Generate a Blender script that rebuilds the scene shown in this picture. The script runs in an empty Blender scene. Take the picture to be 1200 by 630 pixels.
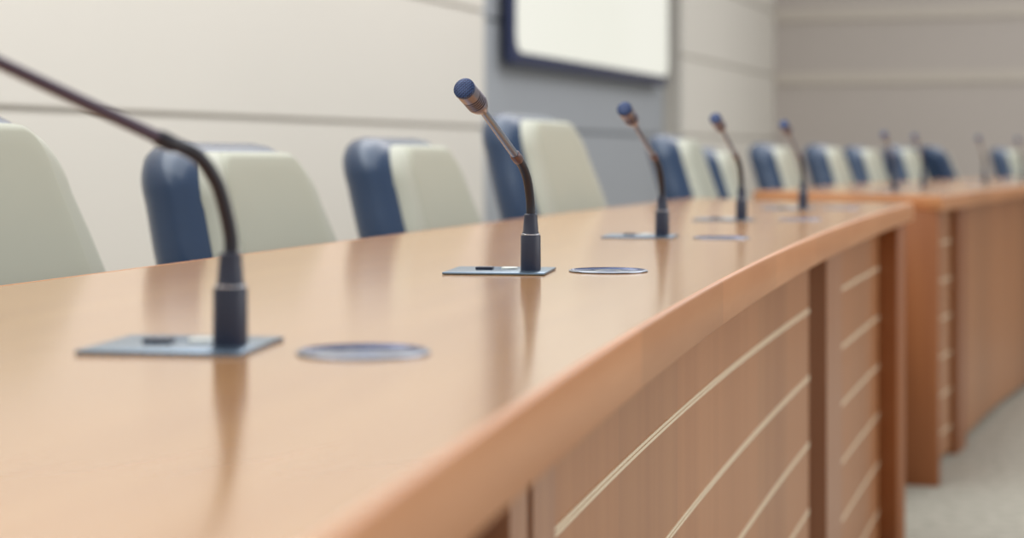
import bpy, bmesh, math, random
import numpy as np
from mathutils import Vector, Matrix
random.seed(7)
SC = bpy.context.scene
COL = SC.collection

# ------------------------------------------------------------------ helpers
def lin(r, g, b):
    f = lambda c: (c/255)/12.92 if c/255 <= .04045 else (((c/255)+.055)/1.055)**2.4
    return (f(r), f(g), f(b), 1)

def new_mat(name):
    m = bpy.data.materials.new(name); m.use_nodes = True
    nt = m.node_tree; b = nt.nodes['Principled BSDF']
    return m, nt, b

def plain(name, rgb, rough=.5, metal=0, noise=0, scale=30, coat=0, bump=0, spec=.5):
    m, nt, b = new_mat(name)
    b.inputs['Roughness'].default_value = rough
    b.inputs['Metallic'].default_value = metal
    b.inputs['Coat Weight'].default_value = coat
    b.inputs['Coat Roughness'].default_value = .2
    b.inputs['Specular IOR Level'].default_value = spec
    tc = nt.nodes.new('ShaderNodeTexCoord'); n = nt.nodes.new('ShaderNodeTexNoise')
    n.inputs['Scale'].default_value = scale; n.inputs['Detail'].default_value = 4
    nt.links.new(tc.outputs['Object'], n.inputs['Vector'])
    mx = nt.nodes.new('ShaderNodeMix'); mx.data_type = 'RGBA'
    c = lin(*rgb); k = 1 - noise
    mx.inputs['A'].default_value = (c[0]*k, c[1]*k, c[2]*k, 1)
    mx.inputs['B'].default_value = (min(1, c[0]*(1+noise)), min(1, c[1]*(1+noise)), min(1, c[2]*(1+noise)), 1)
    nt.links.new(n.outputs['Fac'], mx.inputs['Factor'])
    nt.links.new(mx.outputs['Result'], b.inputs['Base Color'])
    if bump:
        bp = nt.nodes.new('ShaderNodeBump'); bp.inputs['Strength'].default_value = bump
        bp.inputs['Distance'].default_value = .002
        nt.links.new(n.outputs['Fac'], bp.inputs['Height']); nt.links.new(bp.outputs['Normal'], b.inputs['Normal'])
    return m

def wood(name, rgb_a, rgb_b, stretch, rough=.3, coat=0, use_uv=True, board=0):
    """streaky veneer; stretch = (u, v, w) noise frequency per metre"""
    m, nt, b = new_mat(name)
    tc = nt.nodes.new('ShaderNodeTexCoord'); mp = nt.nodes.new('ShaderNodeMapping')
    mp.inputs['Scale'].default_value = stretch
    nt.links.new(tc.outputs['UV' if use_uv else 'Object'], mp.inputs['Vector'])
    n1 = nt.nodes.new('ShaderNodeTexNoise'); n1.inputs['Scale'].default_value = 1
    n1.inputs['Detail'].default_value = 6; n1.inputs['Roughness'].default_value = .6
    n1.inputs['Distortion'].default_value = .3
    nt.links.new(mp.outputs['Vector'], n1.inputs['Vector'])
    cr = nt.nodes.new('ShaderNodeValToRGB')
    cr.color_ramp.elements[0].position = .3; cr.color_ramp.elements[0].color = lin(*rgb_a)
    cr.color_ramp.elements[1].position = .7; cr.color_ramp.elements[1].color = lin(*rgb_b)
    nt.links.new(n1.outputs['Fac'], cr.inputs['Fac'])
    out = cr.outputs['Color']
    if board:
        n2 = nt.nodes.new('ShaderNodeTexWhiteNoise'); n2.noise_dimensions = '1D'
        sp = nt.nodes.new('ShaderNodeSeparateXYZ')
        nt.links.new(tc.outputs['UV' if use_uv else 'Object'], sp.inputs[0])
        mu = nt.nodes.new('ShaderNodeMath'); mu.operation = 'MULTIPLY'; mu.inputs[1].default_value = board
        fl = nt.nodes.new('ShaderNodeMath'); fl.operation = 'FLOOR'
        nt.links.new(sp.outputs['X'], mu.inputs[0]); nt.links.new(mu.outputs[0], fl.inputs[0])
        nt.links.new(fl.outputs[0], n2.inputs['W'])
        mr = nt.nodes.new('ShaderNodeMapRange'); mr.inputs['To Min'].default_value = .88; mr.inputs['To Max'].default_value = 1.06
        nt.links.new(n2.outputs['Value'], mr.inputs['Value'])
        hv = nt.nodes.new('ShaderNodeHueSaturation')
        nt.links.new(mr.outputs[0], hv.inputs['Value']); nt.links.new(out, hv.inputs['Color'])
        out = hv.outputs['Color']
    nt.links.new(out, b.inputs['Base Color'])
    b.inputs['Roughness'].default_value = rough
    b.inputs['Coat Weight'].default_value = coat; b.inputs['Coat Roughness'].default_value = .12
    return m

def link(name, bm, mats, parent=None, smooth=True, ang=40):
    me = bpy.data.meshes.new(name)
    bmesh.ops.recalc_face_normals(bm, faces=bm.faces)
    if smooth:
        for f in bm.faces: f.smooth = True
        for e in bm.edges:
            if len(e.link_faces) == 2 and e.calc_face_angle(0) > math.radians(ang): e.smooth = False
    bm.to_mesh(me); bm.free()
    for m in (mats if isinstance(mats, (list, tuple)) else [mats]): me.materials.append(m)
    o = bpy.data.objects.new(name, me); COL.objects.link(o)
    if parent: o.parent = parent
    return o

def thing(name, label, cat, loc=(0, 0, 0), rz=0, group=None):
    o = bpy.data.objects.new(name, None); COL.objects.link(o)
    o.empty_display_size = .05
    o.location = loc; o.rotation_euler = (0, 0, rz)
    o['label'] = label; o['category'] = cat
    if group: o['group'] = group
    return o

def struct(o): o['kind'] = 'structure'; return o

def add_box(bm, x0, x1, y0, y1, z0, z1, M=None, mi=0):
    vs = [bm.verts.new((x, y, z)) for x in (x0, x1) for y in (y0, y1) for z in (z0, z1)]
    if M is not None:
        for v in vs: v.co = M @ v.co
    fs = [(0, 1, 3, 2), (4, 6, 7, 5), (0, 4, 5, 1), (2, 3, 7, 6), (0, 2, 6, 4), (1, 5, 7, 3)]
    out = [bm.faces.new([vs[i] for i in f]) for f in fs]
    for f in out: f.material_index = mi
    return vs, out

def bevel_all(bm, w, seg=2):
    bmesh.ops.bevel(bm, geom=list(bm.edges), offset=w, segments=seg, affect='EDGES', profile=.5)

def add_lathe(bm, prof, n=32, M=None, cap=True):
    """prof: (radius, z) list"""
    rings = []
    for r, z in prof:
        ring = []
        for i in range(n):
            a = 2*math.pi*i/n
            co = Vector((r*math.cos(a), r*math.sin(a), z))
            ring.append(bm.verts.new(M @ co if M is not None else co))
        rings.append(ring)
    for a, b in zip(rings, rings[1:]):
        for i in range(n): bm.faces.new((a[i], a[(i+1) % n], b[(i+1) % n], b[i]))
    if cap:
        bm.faces.new(rings[0][::-1]); bm.faces.new(rings[-1])

def catmull(P, n=10):
    P = [Vector(p) for p in P]
    Q = [2*P[0]-P[1]] + P + [2*P[-1]-P[-2]]
    out = []
    for i in range(1, len(Q)-2):
        for k in range(n):
            t = k/n; a, b, c, d = Q[i-1], Q[i], Q[i+1], Q[i+2]
            out.append(.5*((2*b)+(c-a)*t+(2*a-5*b+4*c-d)*t*t+(3*b-a-3*c+d)*t**3))
    out.append(P[-1]); return out

def add_tube(bm, pts, rad, n=14):
    pts = [Vector(p) for p in pts]
    rr = rad if isinstance(rad, (list, tuple)) else [rad]*len(pts)
    prev = None; rings = []
    for i, p in enumerate(pts):
        t = (pts[min(i+1, len(pts)-1)]-pts[max(i-1, 0)]).normalized()
        if prev is None:
            u = t.cross(Vector((1, 0, 0)));
            if u.length < .2: u = t.cross(Vector((0, 1, 0)))
        else: u = prev - t*prev.dot(t)
        u.normalize(); prev = u; w = t.cross(u)
        rings.append([bm.verts.new(p+(u*math.cos(2*math.pi*k/n)+w*math.sin(2*math.pi*k/n))*rr[i]) for k in range(n)])
    for a, b in zip(rings, rings[1:]):
        for k in range(n): bm.faces.new((a[k], a[(k+1) % n], b[(k+1) % n], b[k]))
    bm.faces.new(rings[0][::-1]); bm.faces.new(rings[-1])

def dirM(p, d):
    """matrix taking +Z to direction d, origin to p"""
    return Matrix.Translation(Vector(p)) @ Vector((0, 0, 1)).rotation_difference(Vector(d).normalized()).to_matrix().to_4x4()

# ------------------------------------------------------------------ materials
M_TOP = wood('table_top_veneer', (196, 141, 86), (211, 158, 100), (1.5, 30, 1), rough=.19, coat=.5)
M_EDGE = wood('table_edge_veneer', (198, 132, 84), (214, 152, 104), (3, 25, 1), rough=.35, board=2.2)
M_PANEL = wood('front_panel_veneer', (168, 112, 72), (186, 130, 88), (14, .5, 1), rough=.36, board=3.1)
M_STILE = wood('stile_veneer', (160, 110, 80), (178, 130, 98), (30, 1, 1), rough=.35)
M_DARKW = plain('dark_reveal_wood', (92, 48, 36), .5, noise=.15, scale=20)
M_LEG = wood('end_leg_veneer', (138, 80, 42), (158, 98, 56), (18, 18, 1.2), rough=.4, use_uv=False)
M_INLAY = plain('cream_inlay', (240, 222, 192), .4, noise=.04)
M_LEATHER = plain('navy_leather', (17, 45, 80), .34, noise=.08, scale=60, bump=.05, coat=.55)
M_LEATHER.node_tree.nodes['Principled BSDF'].inputs['Specular Tint'].default_value = (.75, .9, 1, 1)
M_CREAM = plain('pale_grey_green_leather', (178, 181, 168), .5, noise=.03, scale=12, bump=.1)
M_CREAM2 = plain('pale_seat_panel', (175, 178, 163), .55, noise=.03, scale=10, bump=.1)
M_CHROME = plain('brushed_chrome', (200, 200, 205), .2, 1, noise=.05)
M_BLACK = plain('matte_navy_black_plastic', (42, 48, 68), .42, noise=.06, scale=80)
M_NECK = plain('black_gooseneck', (26, 28, 42), .4, 0, noise=.1, scale=200)
M_ROD = plain('warm_steel_rod', (140, 148, 164), .3, .85, noise=.06, scale=80)
M_RODD = plain('dark_rod', (84, 74, 88), .3, .7, noise=.06, scale=80)  # darker rod tone, used on the nearest microphone alone
M_HEADM = plain('bronze_microphone_head', (134, 128, 138), .32, .85, noise=.08, scale=60)
M_COPPER = plain('copper_collar', (112, 94, 96), .4, .9, noise=.05)
M_PLATE = plain('satin_blue_grey_plate', (116, 138, 160), .26, .8, noise=.05, scale=40)
M_CUP = plain('dark_blue_dish', (40, 62, 108), .2, .3, noise=.05)
M_RIM = plain('dull_chrome_rim', (160, 167, 180), .25, .95, noise=.3, scale=40)
M_DISH = plain('painted_glint_dish', (70, 94, 140), .15, 1, noise=.85, scale=38)  # blotchy navy-to-pale metal colour stands in for partial highlights and reflections
M_BUT = plain('pale_button', (215, 220, 215), .25, noise=.02)
M_WALL = plain('cream_wall_cladding', (222, 218, 210), .6, noise=.03, scale=1.2)
M_GROOVE = plain('cream_groove', (194, 189, 180), .8, noise=.03)  # slightly darker backing board seen in the joints of the cream cladding
M_GREY = plain('grey_wall_cladding', (162, 167, 174), .6, noise=.03, scale=1.5)
M_GREYD = plain('grey_groove', (138, 143, 150), .8, noise=.03)
M_FAR = plain('taupe_wall_cladding', (186, 178, 172), .65, noise=.05, scale=.8)
M_FARL = plain('pale_ledge', (196, 188, 178), .6, noise=.03, scale=2)
M_FRAME = plain('dark_blue_screen_frame', (44, 54, 88), .4, noise=.05)
M_TYRE = plain('caster_rubber', (40, 42, 48), .6, noise=.05)

def grille_mat():
    m, nt, b = new_mat('blue_perforated_grille')
    tc = nt.nodes.new('ShaderNodeTexCoord'); v = nt.nodes.new('ShaderNodeTexVoronoi')
    v.inputs['Scale'].default_value = 800; v.inputs['Randomness'].default_value = .1
    nt.links.new(tc.outputs['Object'], v.inputs['Vector'])
    cr = nt.nodes.new('ShaderNodeValToRGB')
    cr.color_ramp.elements[0].position = .3; cr.color_ramp.elements[0].color = lin(66, 92, 140)
    cr.color_ramp.elements[1].position = .55; cr.color_ramp.elements[1].color = lin(20, 32, 70)
    nt.links.new(v.outputs['Distance'], cr.inputs['Fac']); nt.links.new(cr.outputs['Color'], b.inputs['Base Color'])
    b.inputs['Roughness'].default_value = .4; b.inputs['Metallic'].default_value = .3
    return m
M_GRILLE = grille_mat()

def screen_mat():
    m, nt, b = new_mat('lit_white_screen')
    tc = nt.nodes.new('ShaderNodeTexCoord'); n = nt.nodes.new('ShaderNodeTexNoise'); n.inputs['Scale'].default_value = .8
    nt.links.new(tc.outputs['Object'], n.inputs['Vector'])
    cr = nt.nodes.new('ShaderNodeValToRGB')
    cr.color_ramp.elements[0].color = lin(228, 229, 216); cr.color_ramp.elements[1].color = lin(236, 236, 226)
    nt.links.new(n.outputs['Fac'], cr.inputs['Fac'])
    nt.links.new(cr.outputs['Color'], b.inputs['Emission Color']); b.inputs['Emission Strength'].default_value = .84
    b.inputs['Base Color'].default_value = (.2, .2, .19, 1); b.inputs['Roughness'].default_value = .4
    return m
M_SCREEN = screen_mat()

def carpet_mat():
    m, nt, b = new_mat('mottled_grey_carpet')
    tc = nt.nodes.new('ShaderNodeTexCoord')
    n = nt.nodes.new('ShaderNodeTexNoise'); n.inputs['Scale'].default_value = 30; n.inputs['Detail'].default_value = 8
    nt.links.new(tc.outputs['Object'], n.inputs['Vector'])
    cr = nt.nodes.new('ShaderNodeValToRGB')
    cr.color_ramp.elements[0].position = .35; cr.color_ramp.elements[0].color = lin(158, 155, 143)
    cr.color_ramp.elements[1].position = .65; cr.color_ramp.elements[1].color = lin(182, 179, 167)
    nt.links.new(n.outputs['Fac'], cr.inputs['Fac']); nt.links.new(cr.outputs['Color'], b.inputs['Base Color'])
    b.inputs['Roughness'].default_value = .95
    bp = nt.nodes.new('ShaderNodeBump'); bp.inputs['Strength'].default_value = .3
    n2 = nt.nodes.new('ShaderNodeTexNoise'); n2.inputs['Scale'].default_value = 200
    nt.links.new(tc.outputs['Object'], n2.inputs['Vector'])
    nt.links.new(n2.outputs['Fac'], bp.inputs['Height']); nt.links.new(bp.outputs['Normal'], b.inputs['Normal'])
    return m

# ------------------------------------------------------------------ room
TH = math.atan(.327)                       # heading of the long wall
UX = Vector((math.sin(TH), math.cos(TH), 0)); NX = Vector((math.cos(TH), -math.sin(TH), 0))
P0 = NX * -2.6
def wallM(origin, along, normal):
    m = Matrix.Identity(4)
    m.col[0][:3] = along; m.col[1][:3] = normal; m.col[2][:3] = (0, 0, 1); m.col[3][:3] = origin
    return m
S_CORNER = 14.52
H = 3.2
LV = [.982, 1.475, 1.97, 2.46, 2.95]       # groove heights
WM = wallM(P0, UX, NX)                      # local x along wall, y into the room
def cladding(bm, s0, s1, y_face, z_levels, gap=.016, M=WM, depth=.03, mi=0, vseams=()):
    zs = [0] + list(z_levels) + [H]
    for a, b in zip(zs, zs[1:]):
        xs = [s0] + list(vseams) + [s1]
        for p, q in zip(xs, xs[1:]):
            add_box(bm, p, q, y_face-depth, y_face, a+(gap/2 if a else 0), b-(gap/2 if b < H else 0), M, mi)
bm = bmesh.new()
add_box(bm, -3, 7.57, -.2, -.02, 0, H, WM, 1)
cladding(bm, -3, 7.57, 0, [.489]+LV)
add_box(bm, 7.57, 11.33, -.3, -.14, 0, H, WM, 3)
cladding(bm, 7.57, 11.33, -.12, [.489]+LV, mi=2)
add_box(bm, 11.33, S_CORNER, -.2, -.02, 0, H, WM, 1)
cladding(bm, 11.33, S_CORNER, 0, [.489]+LV)
struct(link('wall_left', bm, [M_WALL, M_GROOVE, M_GREY, M_GREYD], smooth=False))
CORN = P0 + UX*S_CORNER
FM = wallM(CORN, NX, -UX)
bm = bmesh.new()
add_box(bm, -.2, 9, -.25, -.04, 0, H, FM, 0)
zs = [0, 1.41, 1.90, 2.39, 2.88, H]
for a, b in zip(zs, zs[1:]):
    add_box(bm, 0, 9, -.05, 0, a+.09 if a else 0, b, FM, 0)
    if a: add_box(bm, 0, 9, -.05, .02, a, a+.09, FM, 1)  # paler ledge strip, the lit bevel put into its colour
struct(link('wall_back', bm, [M_FAR, M_FARL], smooth=False))
bm = bmesh.new()
c = [P0-UX*3, P0-UX*3+NX*9, CORN+NX*9, CORN]
vs = [bm.verts.new((p.x, p.y, 0)) for p in c]; bm.faces.new(vs)
vs2 = [bm.verts.new((p.x, p.y, -.1)) for p in c]; bm.faces.new(vs2[::-1])
for i in range(4): bm.faces.new((vs[i], vs2[i], vs2[(i+1) % 4], vs[(i+1) % 4]))
struct(link('floor', bm, carpet_mat(), smooth=False))
for nm, s0, s1, yf in (('baseboard_left', -3, 7.57, 0),):
    bm = bmesh.new(); add_box(bm, s0, s1, yf+.0005, yf+.014, 0, .1, WM); bevel_all(bm, .003, 2)
    struct(link(nm, bm, M_FARL))

# the wall screen
scr = thing('wall_screen', 'large lit white display screen in a dark blue frame on the grey wall section', 'screen')
y0, y1 = -.09, -.04
sa, sb, za, zb = 8.09, 11.12, 1.275, 2.95
bm = bmesh.new(); add_box(bm, sa, sb, y0, y1, za, zb, WM); bevel_all(bm, .02, 3); link('screen_frame', bm, M_FRAME, scr)
def rrect(x0, x1, z0, z1, r, n=6):
    out = []
    for cx, cz, a0 in ((x1-r, z1-r, 0), (x0+r, z1-r, 90), (x0+r, z0+r, 180), (x1-r, z0+r, 270)):
        for k in range(n+1):
            a = math.radians(a0+90*k/n); out.append((cx+r*math.cos(a), cz+r*math.sin(a)))
    return out
bm = bmesh.new()
pl = rrect(sa+.045, sb-.02, za+.06, zb-.06, .08)
f1 = [bm.verts.new(WM @ Vector((x, y1-.004, z))) for x, z in pl]
f2 = [bm.verts.new(WM @ Vector((x, y1+.004, z))) for x, z in pl]
bm.faces.new(f2); bm.faces.new(f1[::-1])
for i in range(len(pl)): bm.faces.new((f1[i], f1[(i+1) % len(pl)], f2[(i+1) % len(pl)], f2[i]))
link('screen_panel', bm, M_SCREEN, scr)

for q in (8.9, 10.3):
    bm = bmesh.new(); add_box(bm, q, q+.1, -.119, -.088, 1.5, 2.7, WM)
    link('wall_bracket', bm, M_FRAME, scr, smooth=False)
# ------------------------------------------------------------------ curved tables
T = .76; TT = .04
def offset(poly, d):
    """move a polyline sideways by d (to its right when d>0)"""
    out = []
    for i, p in enumerate(poly):
        t = (poly[min(i+1, len(poly)-1)]-poly[max(i-1, 0)]).normalized()
        out.append(p+Vector((t.y, -t.x))*d)
    return out
def seg(poly, ya, yb):
    """the stretch of a polyline between two depths"""
    def at(y):
        for a, b in zip(poly, poly[1:]):
            if (a.y-y)*(b.y-y) <= 0 and a.y != b.y: return a+(b-a)*((y-a.y)/(b.y-a.y))
    return [at(ya)]+[p for p in poly if ya+1e-4 < p.y < yb-1e-4]+[at(yb)]
def sweep(bm, path, prof, closed_ends=True, mi=0, uv=True):
    """prof: closed list of (offset, z) swept along a plan polyline; uv = (length, height)"""
    uvl = bm.loops.layers.uv.verify()
    rings = []
    L = [0]
    for a, b in zip(path, path[1:]): L.append(L[-1]+(b-a).length)
    offs = {}
    for o, z in prof:
        if o not in offs: offs[o] = offset(path, o)
    for i in range(len(path)):
        rings.append([bm.verts.new((offs[o][i].x, offs[o][i].y, z)) for o, z in prof])
    n = len(prof)
    vv = [0]
    for k in range(n): vv.append(vv[-1]+math.hypot(prof[(k+1) % n][0]-prof[k][0], prof[(k+1) % n][1]-prof[k][1]))
    for i in range(len(path)-1):
        for k in range(n):
            f = bm.faces.new((rings[i][k], rings[i+1][k], rings[i+1][(k+1) % n], rings[i][(k+1) % n]))
            f.material_index = mi
            for lp, u, v in zip(f.loops, (L[i], L[i+1], L[i+1], L[i]), (vv[k], vv[k], vv[k+1], vv[k+1])): lp[uvl].uv = (u, v)
    if closed_ends:
        for r in (rings[0][::-1], rings[-1]):
            f = bm.faces.new(r); f.material_index = mi
            for lp in f.loops: lp[uvl].uv = (lp.vert.co.x, lp.vert.co.z)

def build_table(root, F, B, modules, insets=.06, legs=()):
    """F, B: front and back plan polylines with the same number of points"""
    n = len(F); m = 10
    bm = bmesh.new(); uvl = bm.loops.layers.uv.verify()
    L = [0]
    for i in range(1, n): L.append(L[-1]+(F[i]-F[i-1]).length)
    grid = [[[bm.verts.new(((F[i]+(B[i]-F[i])*(j/m)).x, (F[i]+(B[i]-F[i])*(j/m)).y, z)) for j in range(m+1)] for i in range(n)] for z in (T, T-TT)]
    for g in grid:
        for i in range(n-1):
            for j in range(m):
                f = bm.faces.new((g[i][j], g[i+1][j], g[i+1][j+1], g[i][j+1]))
                w = (B[i]-F[i]).length/m
                for lp, u, v in zip(f.loops, (L[i], L[i+1], L[i+1], L[i]), (j*w, j*w, j*w+w, j*w+w)): lp[uvl].uv = (u, v)
    a, b = grid
    for i in range(n-1):
        for j in (0, m): bm.faces.new((a[i][j], a[i+1][j], b[i+1][j], b[i][j]))
    for i in (0, n-1):
        for j in range(m): bm.faces.new((a[i][j], a[i][j+1], b[i][j+1], b[i][j]))
    top = link('tabletop', bm, M_TOP, root, ang=30)
    # edge band wraps the front, the far end and the back
    W = .005; r = .0025
    prof = [(0, T-TT), (W-r, T-TT), (W, T-TT+r), (W, T-r), (W-r*.3, T-r*.3), (W-r, T+.0002), (0, T+.0002)]
    for nm, path in (('edge_band', F), ('edge_band', list(reversed(B)))):
        bm = bmesh.new(); sweep(bm, path, prof); link(nm, bm, M_EDGE, root, ang=60)
    for a_, b_ in ((F[-1], B[-1]), (B[0], F[0])):
        d = (b_-a_).normalized(); path = [a_+d*(-.005)+(b_-a_+d*.01)*(k/4) for k in range(5)]
        bm = bmesh.new(); sweep(bm, path, prof); link('edge_band', bm, M_EDGE, root, ang=60)
    # under-frame
    back = offset(F, -insets-.035)
    bm = bmesh.new(); sweep(bm, seg(back, modules[0][1]-.02, modules[-1][2]-.012), [(-.01, .03), (.008, .03), (.008, T-TT), (-.01, T-TT)])
    link('backing_board', bm, M_DARKW, root)
    ins = offset(F, -insets)
    for kind, ya, yb in modules:
        p = seg(ins, ya, yb)
        if len(p) < 4:
            p = [p[0]+(p[-1]-p[0])*(k/3) for k in range(4)]
        if kind in ('panel', 'plainpanel'):
            bm = bmesh.new(); sweep(bm, p, [(-.025, .02), (0, .02), (0, T-TT), (-.025, T-TT)])
            for z in () if kind == 'plainpanel' else (.62, .513, .407, .30, .193, .087):
                for dz in (-.0034, .0006):
                    sweep(bm, p, [(-.002, z+dz), (.0012, z+dz), (.0012, z+dz+.0028), (-.002, z+dz+.0028)], mi=1)
            link('front_panel', bm, [M_PANEL, M_INLAY], root, smooth=False)
        elif kind == 'stile':
            bm = bmesh.new(); sweep(bm, p, [(-.026, .0), (.016, .0), (.016, T-TT), (-.026, T-TT)])
            link('stile', bm, M_STILE, root, smooth=False)
        elif kind == 'darkstile':
            bm = bmesh.new(); sweep(bm, p, [(-.026, .0), (.016, .0), (.016, T-TT), (-.026, T-TT)])
            link('stile', bm, M_LEG, root, smooth=False)
    for pf, pb, w in legs:
        d = (pb-pf).normalized(); nrm = Vector((-d.y, d.x))
        bm = bmesh.new()
        q = [pf, pb, pb+nrm*w, pf+nrm*w]
        lo = [bm.verts.new((v.x, v.y, 0)) for v in q]; hi = [bm.verts.new((v.x, v.y, T-TT)) for v in q]
        bm.faces.new(lo[::-1]); bm.faces.new(hi)
        for i in range(4): bm.faces.new((lo[i], lo[(i+1) % 4], hi[(i+1) % 4], hi[i]))
        bevel_all(bm, .002, 2)
        link('end_leg', bm, M_LEG, root, ang=30)

fpt = [(-.0495, .545), (-.0038, .84), (.0595, 1.11), (.1496, 1.503), (.23, 1.833), (.392, 2.48), (.892, 4.2)]
bpt = [(-.426, 1.56), (-.379, 1.729), (-.352, 1.89), (-.2095, 2.305), (-.15, 2.547), (-.04, 2.95), (.192, 3.85), (.45, 4.6)]
ff = np.polyfit([p[1] for p in fpt], [p[0] for p in fpt], 3, w=[1, 1, 1, 1.5, 1.5, 1.5, 4])
fb = np.polyfit([p[1] for p in bpt], [p[0] for p in bpt], 2)
N1 = 70
def fx(y):
    if y < .5: return float(np.polyval(ff, .5)+(y-.5)*np.polyval(np.polyder(ff), .5))
    return float(np.polyval(ff, y))
F1 = [Vector((fx(y), y)) for y in np.linspace(-.6, 4.2, N1)]
B1 = [Vector((float(np.polyval(fb, y)), y)) for y in np.linspace(-.5, 4.6, N1)]
t1 = thing('conference_table', 'long curved honey-wood conference table running from the foreground to the middle of the room', 'table')
def legline(F, B, k, w, f0=.004, b0=.05):
    d = (B[k]-F[k]).normalized(); return (F[k]+d*f0, B[k]-d*b0, w)
build_table(t1, F1, B1, [('panel', -.5, 1.0), ('stile', 1.035, 1.082), ('stile', 1.098, 1.165), ('panel', 1.177, 3.0),
                         ('stile', 3.11, 3.33), ('panel', 3.331, 4.12)],
            legs=((F1[-2]+Vector((-.004, .003)), F1[-2]+Vector((-.17, .12)), .045), legline(F1, B1, 2, .045)))

F2 = [p.xy for p in catmull([(1.116, 4.89, 0), (1.44, 5.69, 0), (1.78, 6.53, 0), (2.2, 7.4, 0), (2.8, 8.25, 0), (3.55, 8.85, 0)], 8)]
B2 = [p.xy for p in catmull([(.72, 5.55, 0), (.97, 6.15, 0), (1.28, 6.9, 0), (1.72, 7.75, 0), (2.3, 8.6, 0), (3.1, 9.35, 0)], 8)]
t2 = thing('conference_table', 'second curved wooden conference table standing beyond the far end of the long one', 'table')
c2 = F2[0]; d2 = (B2[0]-F2[0]).normalized()
build_table(t2, F2, B2, [('panel', 4.99, 5.42), ('darkstile', 5.44, 5.60), ('plainpanel', 5.602, 7.2), ('stile', 7.24, 7.4), ('plainpanel', 7.402, 8.6)],
            legs=((c2+Vector((-.003, .012)), c2+Vector((-.14, .06)), -.05),
                  legline(F2, B2, len(F2)-3, .05)))

# ------------------------------------------------------------------ microphones
def mic(base, rz, label, path=None, rod_len=.09, group='gooseneck microphones on the long table', first=True, base_r=1.0, rodm=None):
    X, Y = base
    r = thing('gooseneck_microphone', label, 'microphone', (X, Y, T+.0002), 0, group)
    R = Matrix.Rotation(rz, 4, 'Z')
    # mounting plate
    bm = bmesh.new(); add_box(bm, -.076, .018, -.042, .05, 0, .0022, R); bevel_all(bm, .0008, 2)
    link('mounting_plate', bm, M_PLATE, r)
    bm = bmesh.new(); add_box(bm, -.052, -.036, .0, .012, .0022, .0048, R); bevel_all(bm, .0008, 2)
    link('push_button', bm, M_BLACK, r)
    bm = bmesh.new(); add_lathe(bm, [(.008, .0022), (.008, .0034), (.007, .004), (.0001, .0042)], 24, R @ Matrix.Translation((-.022, .016, 0)))
    link('indicator_button', bm, M_BUT, r)
    k = base_r
    bm = bmesh.new(); add_lathe(bm, [(.0092*k, .0022), (.0094*k, .003), (.0092*k, .0335), (.0086*k, .0348), (.0076*k, .0352)], 40); link('barrel', bm, M_BLACK, r)
    bm = bmesh.new(); add_lathe(bm, [(.0080*k, .0345), (.0079*k, .0365), (.0072*k, .0375), (.0060*k, .0535), (.0052*k, .0542)], 40); link('sleeve', bm, M_BLACK, r)
    bm = bmesh.new(); add_lathe(bm, [(.0087*k, .0347), (.0087*k, .0356), (.0076*k, .0362)], 40); link('chrome_ring', bm, M_CHROME, r)
    if path is None:
        path = [(0, 0, .050), (-.0003, -.001, .066), (-.003, -.007, .085), (-.0075, -.018, .098), (-.0130, -.030, .1065)]
    pts = catmull(path, 8)
    bm = bmesh.new(); add_tube(bm, pts, .0041, 16)
    link('gooseneck', bm, M_NECK, r)
    d = Vector((-.0749, -.06, .0400)).normalized() if first is not True else Vector((-.34, -.82, .47)).normalized()
    e = pts[-1]
    bm = bmesh.new(); add_lathe(bm, [(.0042, -.006), (.0047, -.005), (.0049, .0), (.0047, .005), (.0040, .0065)], 24, dirM(e, d)); link('collar', bm, M_COPPER if rodm is None else M_NECK, r)
    bm = bmesh.new(); add_tube(bm, [e, e+d*rod_len*.5, e+d*rod_len], [.0037, .0036, .0034], 20); link('stem_rod', bm, rodm or M_ROD, r)
    hd = (d+Vector((-.07, -.16, 0))).normalized() if first is True else d
    h = e+d*rod_len
    HS = Matrix.Scale(1.07, 4)
    bm = bmesh.new()
    prof = [(.0034, -.004), (.0044, -.001), (.0068, .004), (.0084, .009), (.0087, .0115), (.0082, .012), (.0087, .0128)]
    z = .0135
    while z < .026:                                     # fine ribs around the capsule
        prof += [(.0087, z), (.0074, z+.0003), (.0074, z+.0014), (.0087, z+.0017)]; z += .0028
    prof += [(.0088, .0275), (.0088, .0365)]
    add_lathe(bm, prof, 36, dirM(h, hd) @ HS); hh = link('microphone_head', bm, M_HEADM, r)
    bm = bmesh.new(); add_lathe(bm, [(.0088, .0365), (.0090, .0375), (.0088, .0395), (.0083, .0399), (.004, .0401), (.0001, .0401)], 36, dirM(h, hd) @ HS)
    link('grille', bm, M_GRILLE, hh)
    return r

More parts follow.
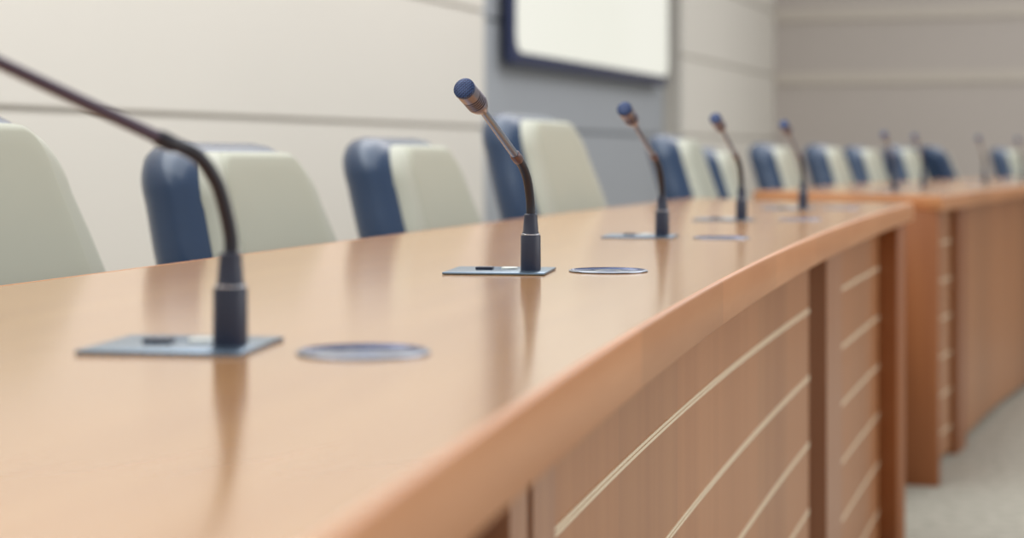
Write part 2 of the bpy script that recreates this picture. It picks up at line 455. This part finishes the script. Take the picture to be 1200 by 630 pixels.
m0 = [(0, 0, .050), (.000, 0, .064), (-.005, -.005, .0884), (-.0102, -.010, .1004), (-.0152, -.015, .1078), (-.0222, -.02, .1126), (-.0306, -.03, .1166)]
R8 = -math.radians(8)
mic((-.159, 1.06), R8, 'nearest microphone, its neck bent low and running out past the left edge', path=m0, base_r=1.05, rod_len=.125, first=False, rodm=M_RODD)
mic((.0173, 1.738), R8, 'sharply focused microphone with blue round grille, second along the table from the foreground')
far_labels = ['third microphone along the long table, its head below the right part of the screen',
              'fourth microphone from the foreground, in front of the pale wall strip right of the screen',
              'fifth microphone along, nearest the far end of the long table']
for (b, a), lb in zip((((.1976, 2.47), 10), ((.379, 3.10), 14), ((.577, 3.72), 17)), far_labels):
    mic(b, -math.radians(a), lb)
g2 = 'gooseneck microphones on the second table'
for (b, lb) in (((1.12, 5.5), 'nearest microphone on the second table'), ((1.34, 6.12), 'second microphone from the near end of the second table'),
                ((1.70, 6.75), 'third microphone on the second table, just right of the dark chairs'), ((2.0, 7.35), 'fourth microphone on the second table, against the taupe wall'),
                ((2.36, 7.98), 'rightmost microphone on the second table, at the right edge of the photo')):
    mic(b, -math.radians(22), lb, group=g2)

def grommet(x, y, label, group='round chrome grommets beside the microphones'):
    r = thing('table_grommet', label, 'grommet', (x, y, T+.0002), 0, group)
    bm = bmesh.new(); add_lathe(bm, [(.0365, 0), (.0371, .0005), (.0369, .0012), (.0362, .0016), (.0352, .0017), (.0346, .0014)], 56, cap=False)
    link('chrome_rim', bm, M_RIM, r)
    bm = bmesh.new(); add_lathe(bm, [(.0348, .0018), (.0340, .0010), (.033, .0003), (.030, .0002)], 56, cap=False)
    link('dark_lip', bm, M_CUP, r)
    bm = bmesh.new(); add_lathe(bm, [(.0302, .0003), (.026, .0006), (.014, .0005), (.010, .0013), (.0001, .0016)], 56, cap=False)
    link('dish', bm, M_DISH, r)
for x, y, l in ((-.082, 1.036, 'nearest chrome-rimmed round grommet, beside the foreground microphone'),
                (.090, 1.754, 'chrome-rimmed round grommet beside the sharply focused microphone'),
                (.272, 2.44, 'chrome-rimmed round grommet right of the third microphone'),
                (.478, 3.12, 'chrome-rimmed round grommet right of the fourth microphone'),
                (.660, 3.76, 'chrome-rimmed round grommet at the far end of the long table')):
    grommet(x, y, l)

# ------------------------------------------------------------------ chairs
def pad(outline, th, rnd, tan, curve, bulge=.004, y_off=0, seg_=4):
    """rounded slab: outline in (x,z); front faces +y; leans back by tan"""
    n = len(outline)
    P = [Vector(p) for p in outline]
    cen = sum(P, Vector((0, 0)))/n
    nr = []
    for i in range(n):
        t = (P[(i+1) % n]-P[i-1]).normalized(); nr.append(Vector((t.y, -t.x)))
    if sum((P[i]-cen).dot(nr[i]) for i in range(n)) < 0: nr = [-v for v in nr]
    layers = []
    for k in range(seg_+1):
        a = math.pi/2*k/seg_; layers.append((rnd*(1-math.cos(a)), rnd*(1-math.sin(a))))   # depth from back, inset
    lay = [(-th+d, i) for d, i in layers] + [(-d, i) for d, i in reversed(layers)]
    rings = []
    bm = bmesh.new()
    def put(x, z, y): return bm.verts.new((x, y+y_off-tan*z+curve*x*x, z))
    base0 = [P[i]-nr[i]*rnd for i in range(n)]
    for s in (.35, .65, .88): rings.append([put(*(cen+(base0[i]-cen)*s), -th-bulge*(1-s*s)) for i in range(n)])
    for y, ins in lay: rings.append([put(*(P[i]-nr[i]*ins), y) for i in range(n)])
    for s in (.88, .65, .35): rings.append([put(*(cen+(base0[i]-cen)*s), bulge*(1-s*s)) for i in range(n)])
    for a, b in zip(rings, rings[1:]):
        for i in range(n): bm.faces.new((a[i], a[(i+1) % n], b[(i+1) % n], b[i]))
    bm.faces.new(rings[0][::-1]); bm.faces.new(rings[-1])
    return bm

def back_outline(w0, w1, w2, h, r, n=8, x_in=0):
    """symmetric outline: half widths bottom w0, mid w1, top w2, height h, rounded top corners"""
    side = []
    for k in range(9):
        t = k/8; z = t*(h-r)
        w = w0*(1-t)**2+2*w1*t*(1-t)+w2*t*t
        side.append((w, z))
    w_top = side[-1][0]
    arc = [(w_top-r+r*math.cos(a), h-r+r*math.sin(a)) for a in [math.pi/2*k/n for k in range(1, n+1)]]
    right = side+arc
    return right+[(-x, z) for x, z in reversed(right)]

CHAIR = {}
def make_chair(first_loc, rz, lift, label, group):
    root = thing('office_chair', label, 'chair', first_loc, rz, group)
    TAN = math.tan(math.radians(17))
    HB = .46; zb = .415
    if not CHAIR:
        def store(key, bm, mats, ang=50):
            o = link(key, bm, mats, ang=ang); CHAIR[key] = o.data; bpy.data.objects.remove(o)
        store('back_shell', pad(back_outline(.215, .262, .196, HB, .075), .098, .044, TAN, .25, .006, y_off=.012), M_LEATHER)
        ol = [(x*.93, .008+z*.955) for x, z in back_outline(.215, .262, .196, HB, .075)]
        store('back_cushion', pad(ol, .045, .022, TAN, .25, .006, y_off=.027), M_CREAM)
        ol = [(x*.72, .012+z*.945) for x, z in back_outline(.215, .262, .20, HB, .06)]
        store('centre_panel', pad(ol, .02, .009, TAN, .25, .003, y_off=.0315), M_CREAM2)
        ol = [(x, z) for x, z in rrect(-.235, .235, 0, .40, .08)]
        bm = pad(ol, .09, .035, 0, 0, .008)
        for v in bm.verts:                                # lay flat: (x, depth, z)
            x, y, z = v.co; v.co = (x, z, y)
        store('seat', bm, M_LEATHER)
        bm = bmesh.new(); add_lathe(bm, [(.024, .09), (.024, .24), (.016, .242), (.016, .40), (.05, .402), (.06, .415)], 24); store('gas_stem', bm, M_CHROME)
        bm = bmesh.new()
        for k in range(5):
            a = 2*math.pi*k/5+.3
            Rk = Matrix.Rotation(a, 4, 'Z')
            add_tube(bm, [Rk @ Vector(p) for p in ((.01, 0, .11), (.12, 0, .098), (.225, 0, .07))], [.024, .02, .014], 12)
        add_lathe(bm, [(.035, .075), (.035, .13), (.026, .135)], 24)
        store('star_base', bm, M_CHROME)
        bm = bmesh.new(); add_lathe(bm, [(.018, -.022), (.025, -.018), (.025, -.006), (.016, -.004), (.016, .004), (.025, .006), (.025, .018), (.018, .022)], 20, Matrix.Rotation(math.pi/2, 4, 'X'))
        add_tube(bm, [(0, 0, 0), (0, 0, .044)], .006, 8)
        store('caster', bm, M_TYRE)
        for s in (-1, 1):
            pass
        bm = bmesh.new(); add_tube(bm, catmull([(0, .02, .40), (0, -.14, .385), (0, -.235, .44), (0, -.262, .56)], 6), .018, 12); store('back_bracket', bm, M_CHROME)
    def put(key, name, loc):
        o = bpy.data.objects.new(name, CHAIR[key]); COL.objects.link(o); o.parent = root; o.location = loc; return o
    yb = -.16
    sh = put('back_shell', 'back_shell', (0, yb, zb+lift))
    cu = put('back_cushion', 'back_cushion', (0, yb, zb+lift)); cu['label'] = 'pale leather front of the backrest'
    put('centre_panel', 'centre_panel', (0, yb, zb+lift))
    put('seat', 'seat', (0, -.20, .475+min(lift, .05)))
    put('gas_stem', 'gas_stem', (0, 0, 0)); put('star_base', 'star_base', (0, 0, 0)); put('back_bracket', 'back_bracket', (0, 0, min(lift, .05)))
    for k in range(5):
        a = 2*math.pi*k/5+.3
        put('caster', 'caster', (.225*math.cos(a), .225*math.sin(a), .0251))
    return root

def place_chair(px, Z, head, ztop, label, group='leather office chairs behind the long table'):
    """px,Z: plan position of the near front corner of the backrest at table height"""
    th = math.radians(head)
    u = Vector((math.sin(th), math.cos(th), 0)); fw = Vector((math.cos(th), -math.sin(th), 0))
    corner = Vector(((px-600)/2200*Z, Z, 0))
    # front face at table height sits at local y = -.16 + .026 - tan*(.76-.415)
    c = corner+u*.225+fw*(.16-.026+.105)
    return make_chair((c.x, c.y, 0), -(math.pi/2+th), ztop-.875, label, group)
for a in ((-170, 1.66, 15.5, .915, 'nearest pale leather office chair, cut off by the left edge behind the bent microphone'),
          (245, 2.30, 15, .885, 'navy and pale leather office chair seen just behind the neck of the foreground microphone'),
          (473, 2.95, 14, .897, 'navy and pale leather office chair left of the sharply focused microphone'),
          (622, 3.60, 19, .950, 'tall navy and pale office chair just right of the sharply focused microphone'),
          (812, 4.75, 12, .920, 'navy and pale leather office chair behind the third microphone'),
          (856, 5.42, 11, .890, 'low navy and pale leather office chair behind the fourth microphone')):
    place_chair(*a)
gg = 'leather office chairs behind the second table'
for a in ((920, 6.08, 15, .905, 'navy and pale chair behind the fifth microphone, nearest at the second table'),
          (980, 6.82, 17, .905, 'second chair from the near end of the second table'),
          (1021, 7.45, 19, .90, 'third chair from the near end of the second table'),
          (1066, 7.98, 21, .905, 'fourth chair at the second table, beside a large dark chair back'),
          (1128, 8.55, -32, .905, 'turned chair showing a wide dark navy side, behind the second table'),
          (1188, 9.2, 24, .90, 'navy-sided chair at the right edge of the photo behind the second table')):
    place_chair(*a, group=gg)

# ------------------------------------------------------------------ light
w = bpy.data.worlds.new('room_light'); SC.world = w; w.use_nodes = True
w.node_tree.nodes['Background'].inputs['Color'].default_value = (1, .995, .99, 1)
w.node_tree.nodes['Background'].inputs['Strength'].default_value = .72
def area(name, loc, rot, size, size_y, e, col=(1, .985, .965)):
    l = bpy.data.lights.new(name, 'AREA'); l.shape = 'RECTANGLE'; l.size = size; l.size_y = size_y; l.energy = e; l.color = col
    o = bpy.data.objects.new(name, l); COL.objects.link(o); o.location = loc; o.rotation_euler = rot
    return o
area('overhead_light', (.0, 4.5, 3.1), (0, 0, -TH), 2.0, 7, 90)
area('overhead_light', (-1.2, 2.5, 3.0), (0, 0, -TH), 1.0, 5, 30)  # added lamp without a fixture, brightens the left wall
area('right_fill_light', (4.2, 1.5, 1.9), (math.pi/2, 0, math.pi/2), 4, 1.6, 45, (1, .99, .97))  # soft fill added from the right for chair sides and panels, no actual window
area('overhead_light', (3.0, 9.5, 3.1), (0, 0, -TH), 2.0, 6, 75)  # extra lamp added overhead to lift the far end of the room

# ------------------------------------------------------------------ camera
cam = bpy.data.cameras.new('camera'); co = bpy.data.objects.new('camera', cam); COL.objects.link(co)
co.location = (0, 0, .87); co.rotation_euler = (math.pi/2, 0, 0)
cam.sensor_width = 36; cam.lens = 66; cam.shift_y = -.1125
cam.dof.use_dof = True; cam.dof.focus_distance = 1.64; cam.dof.aperture_fstop = 4.7
cam.clip_start = .01
SC.camera = co
SC.view_settings.view_transform = 'Standard'
SC.view_settings.look = 'None'
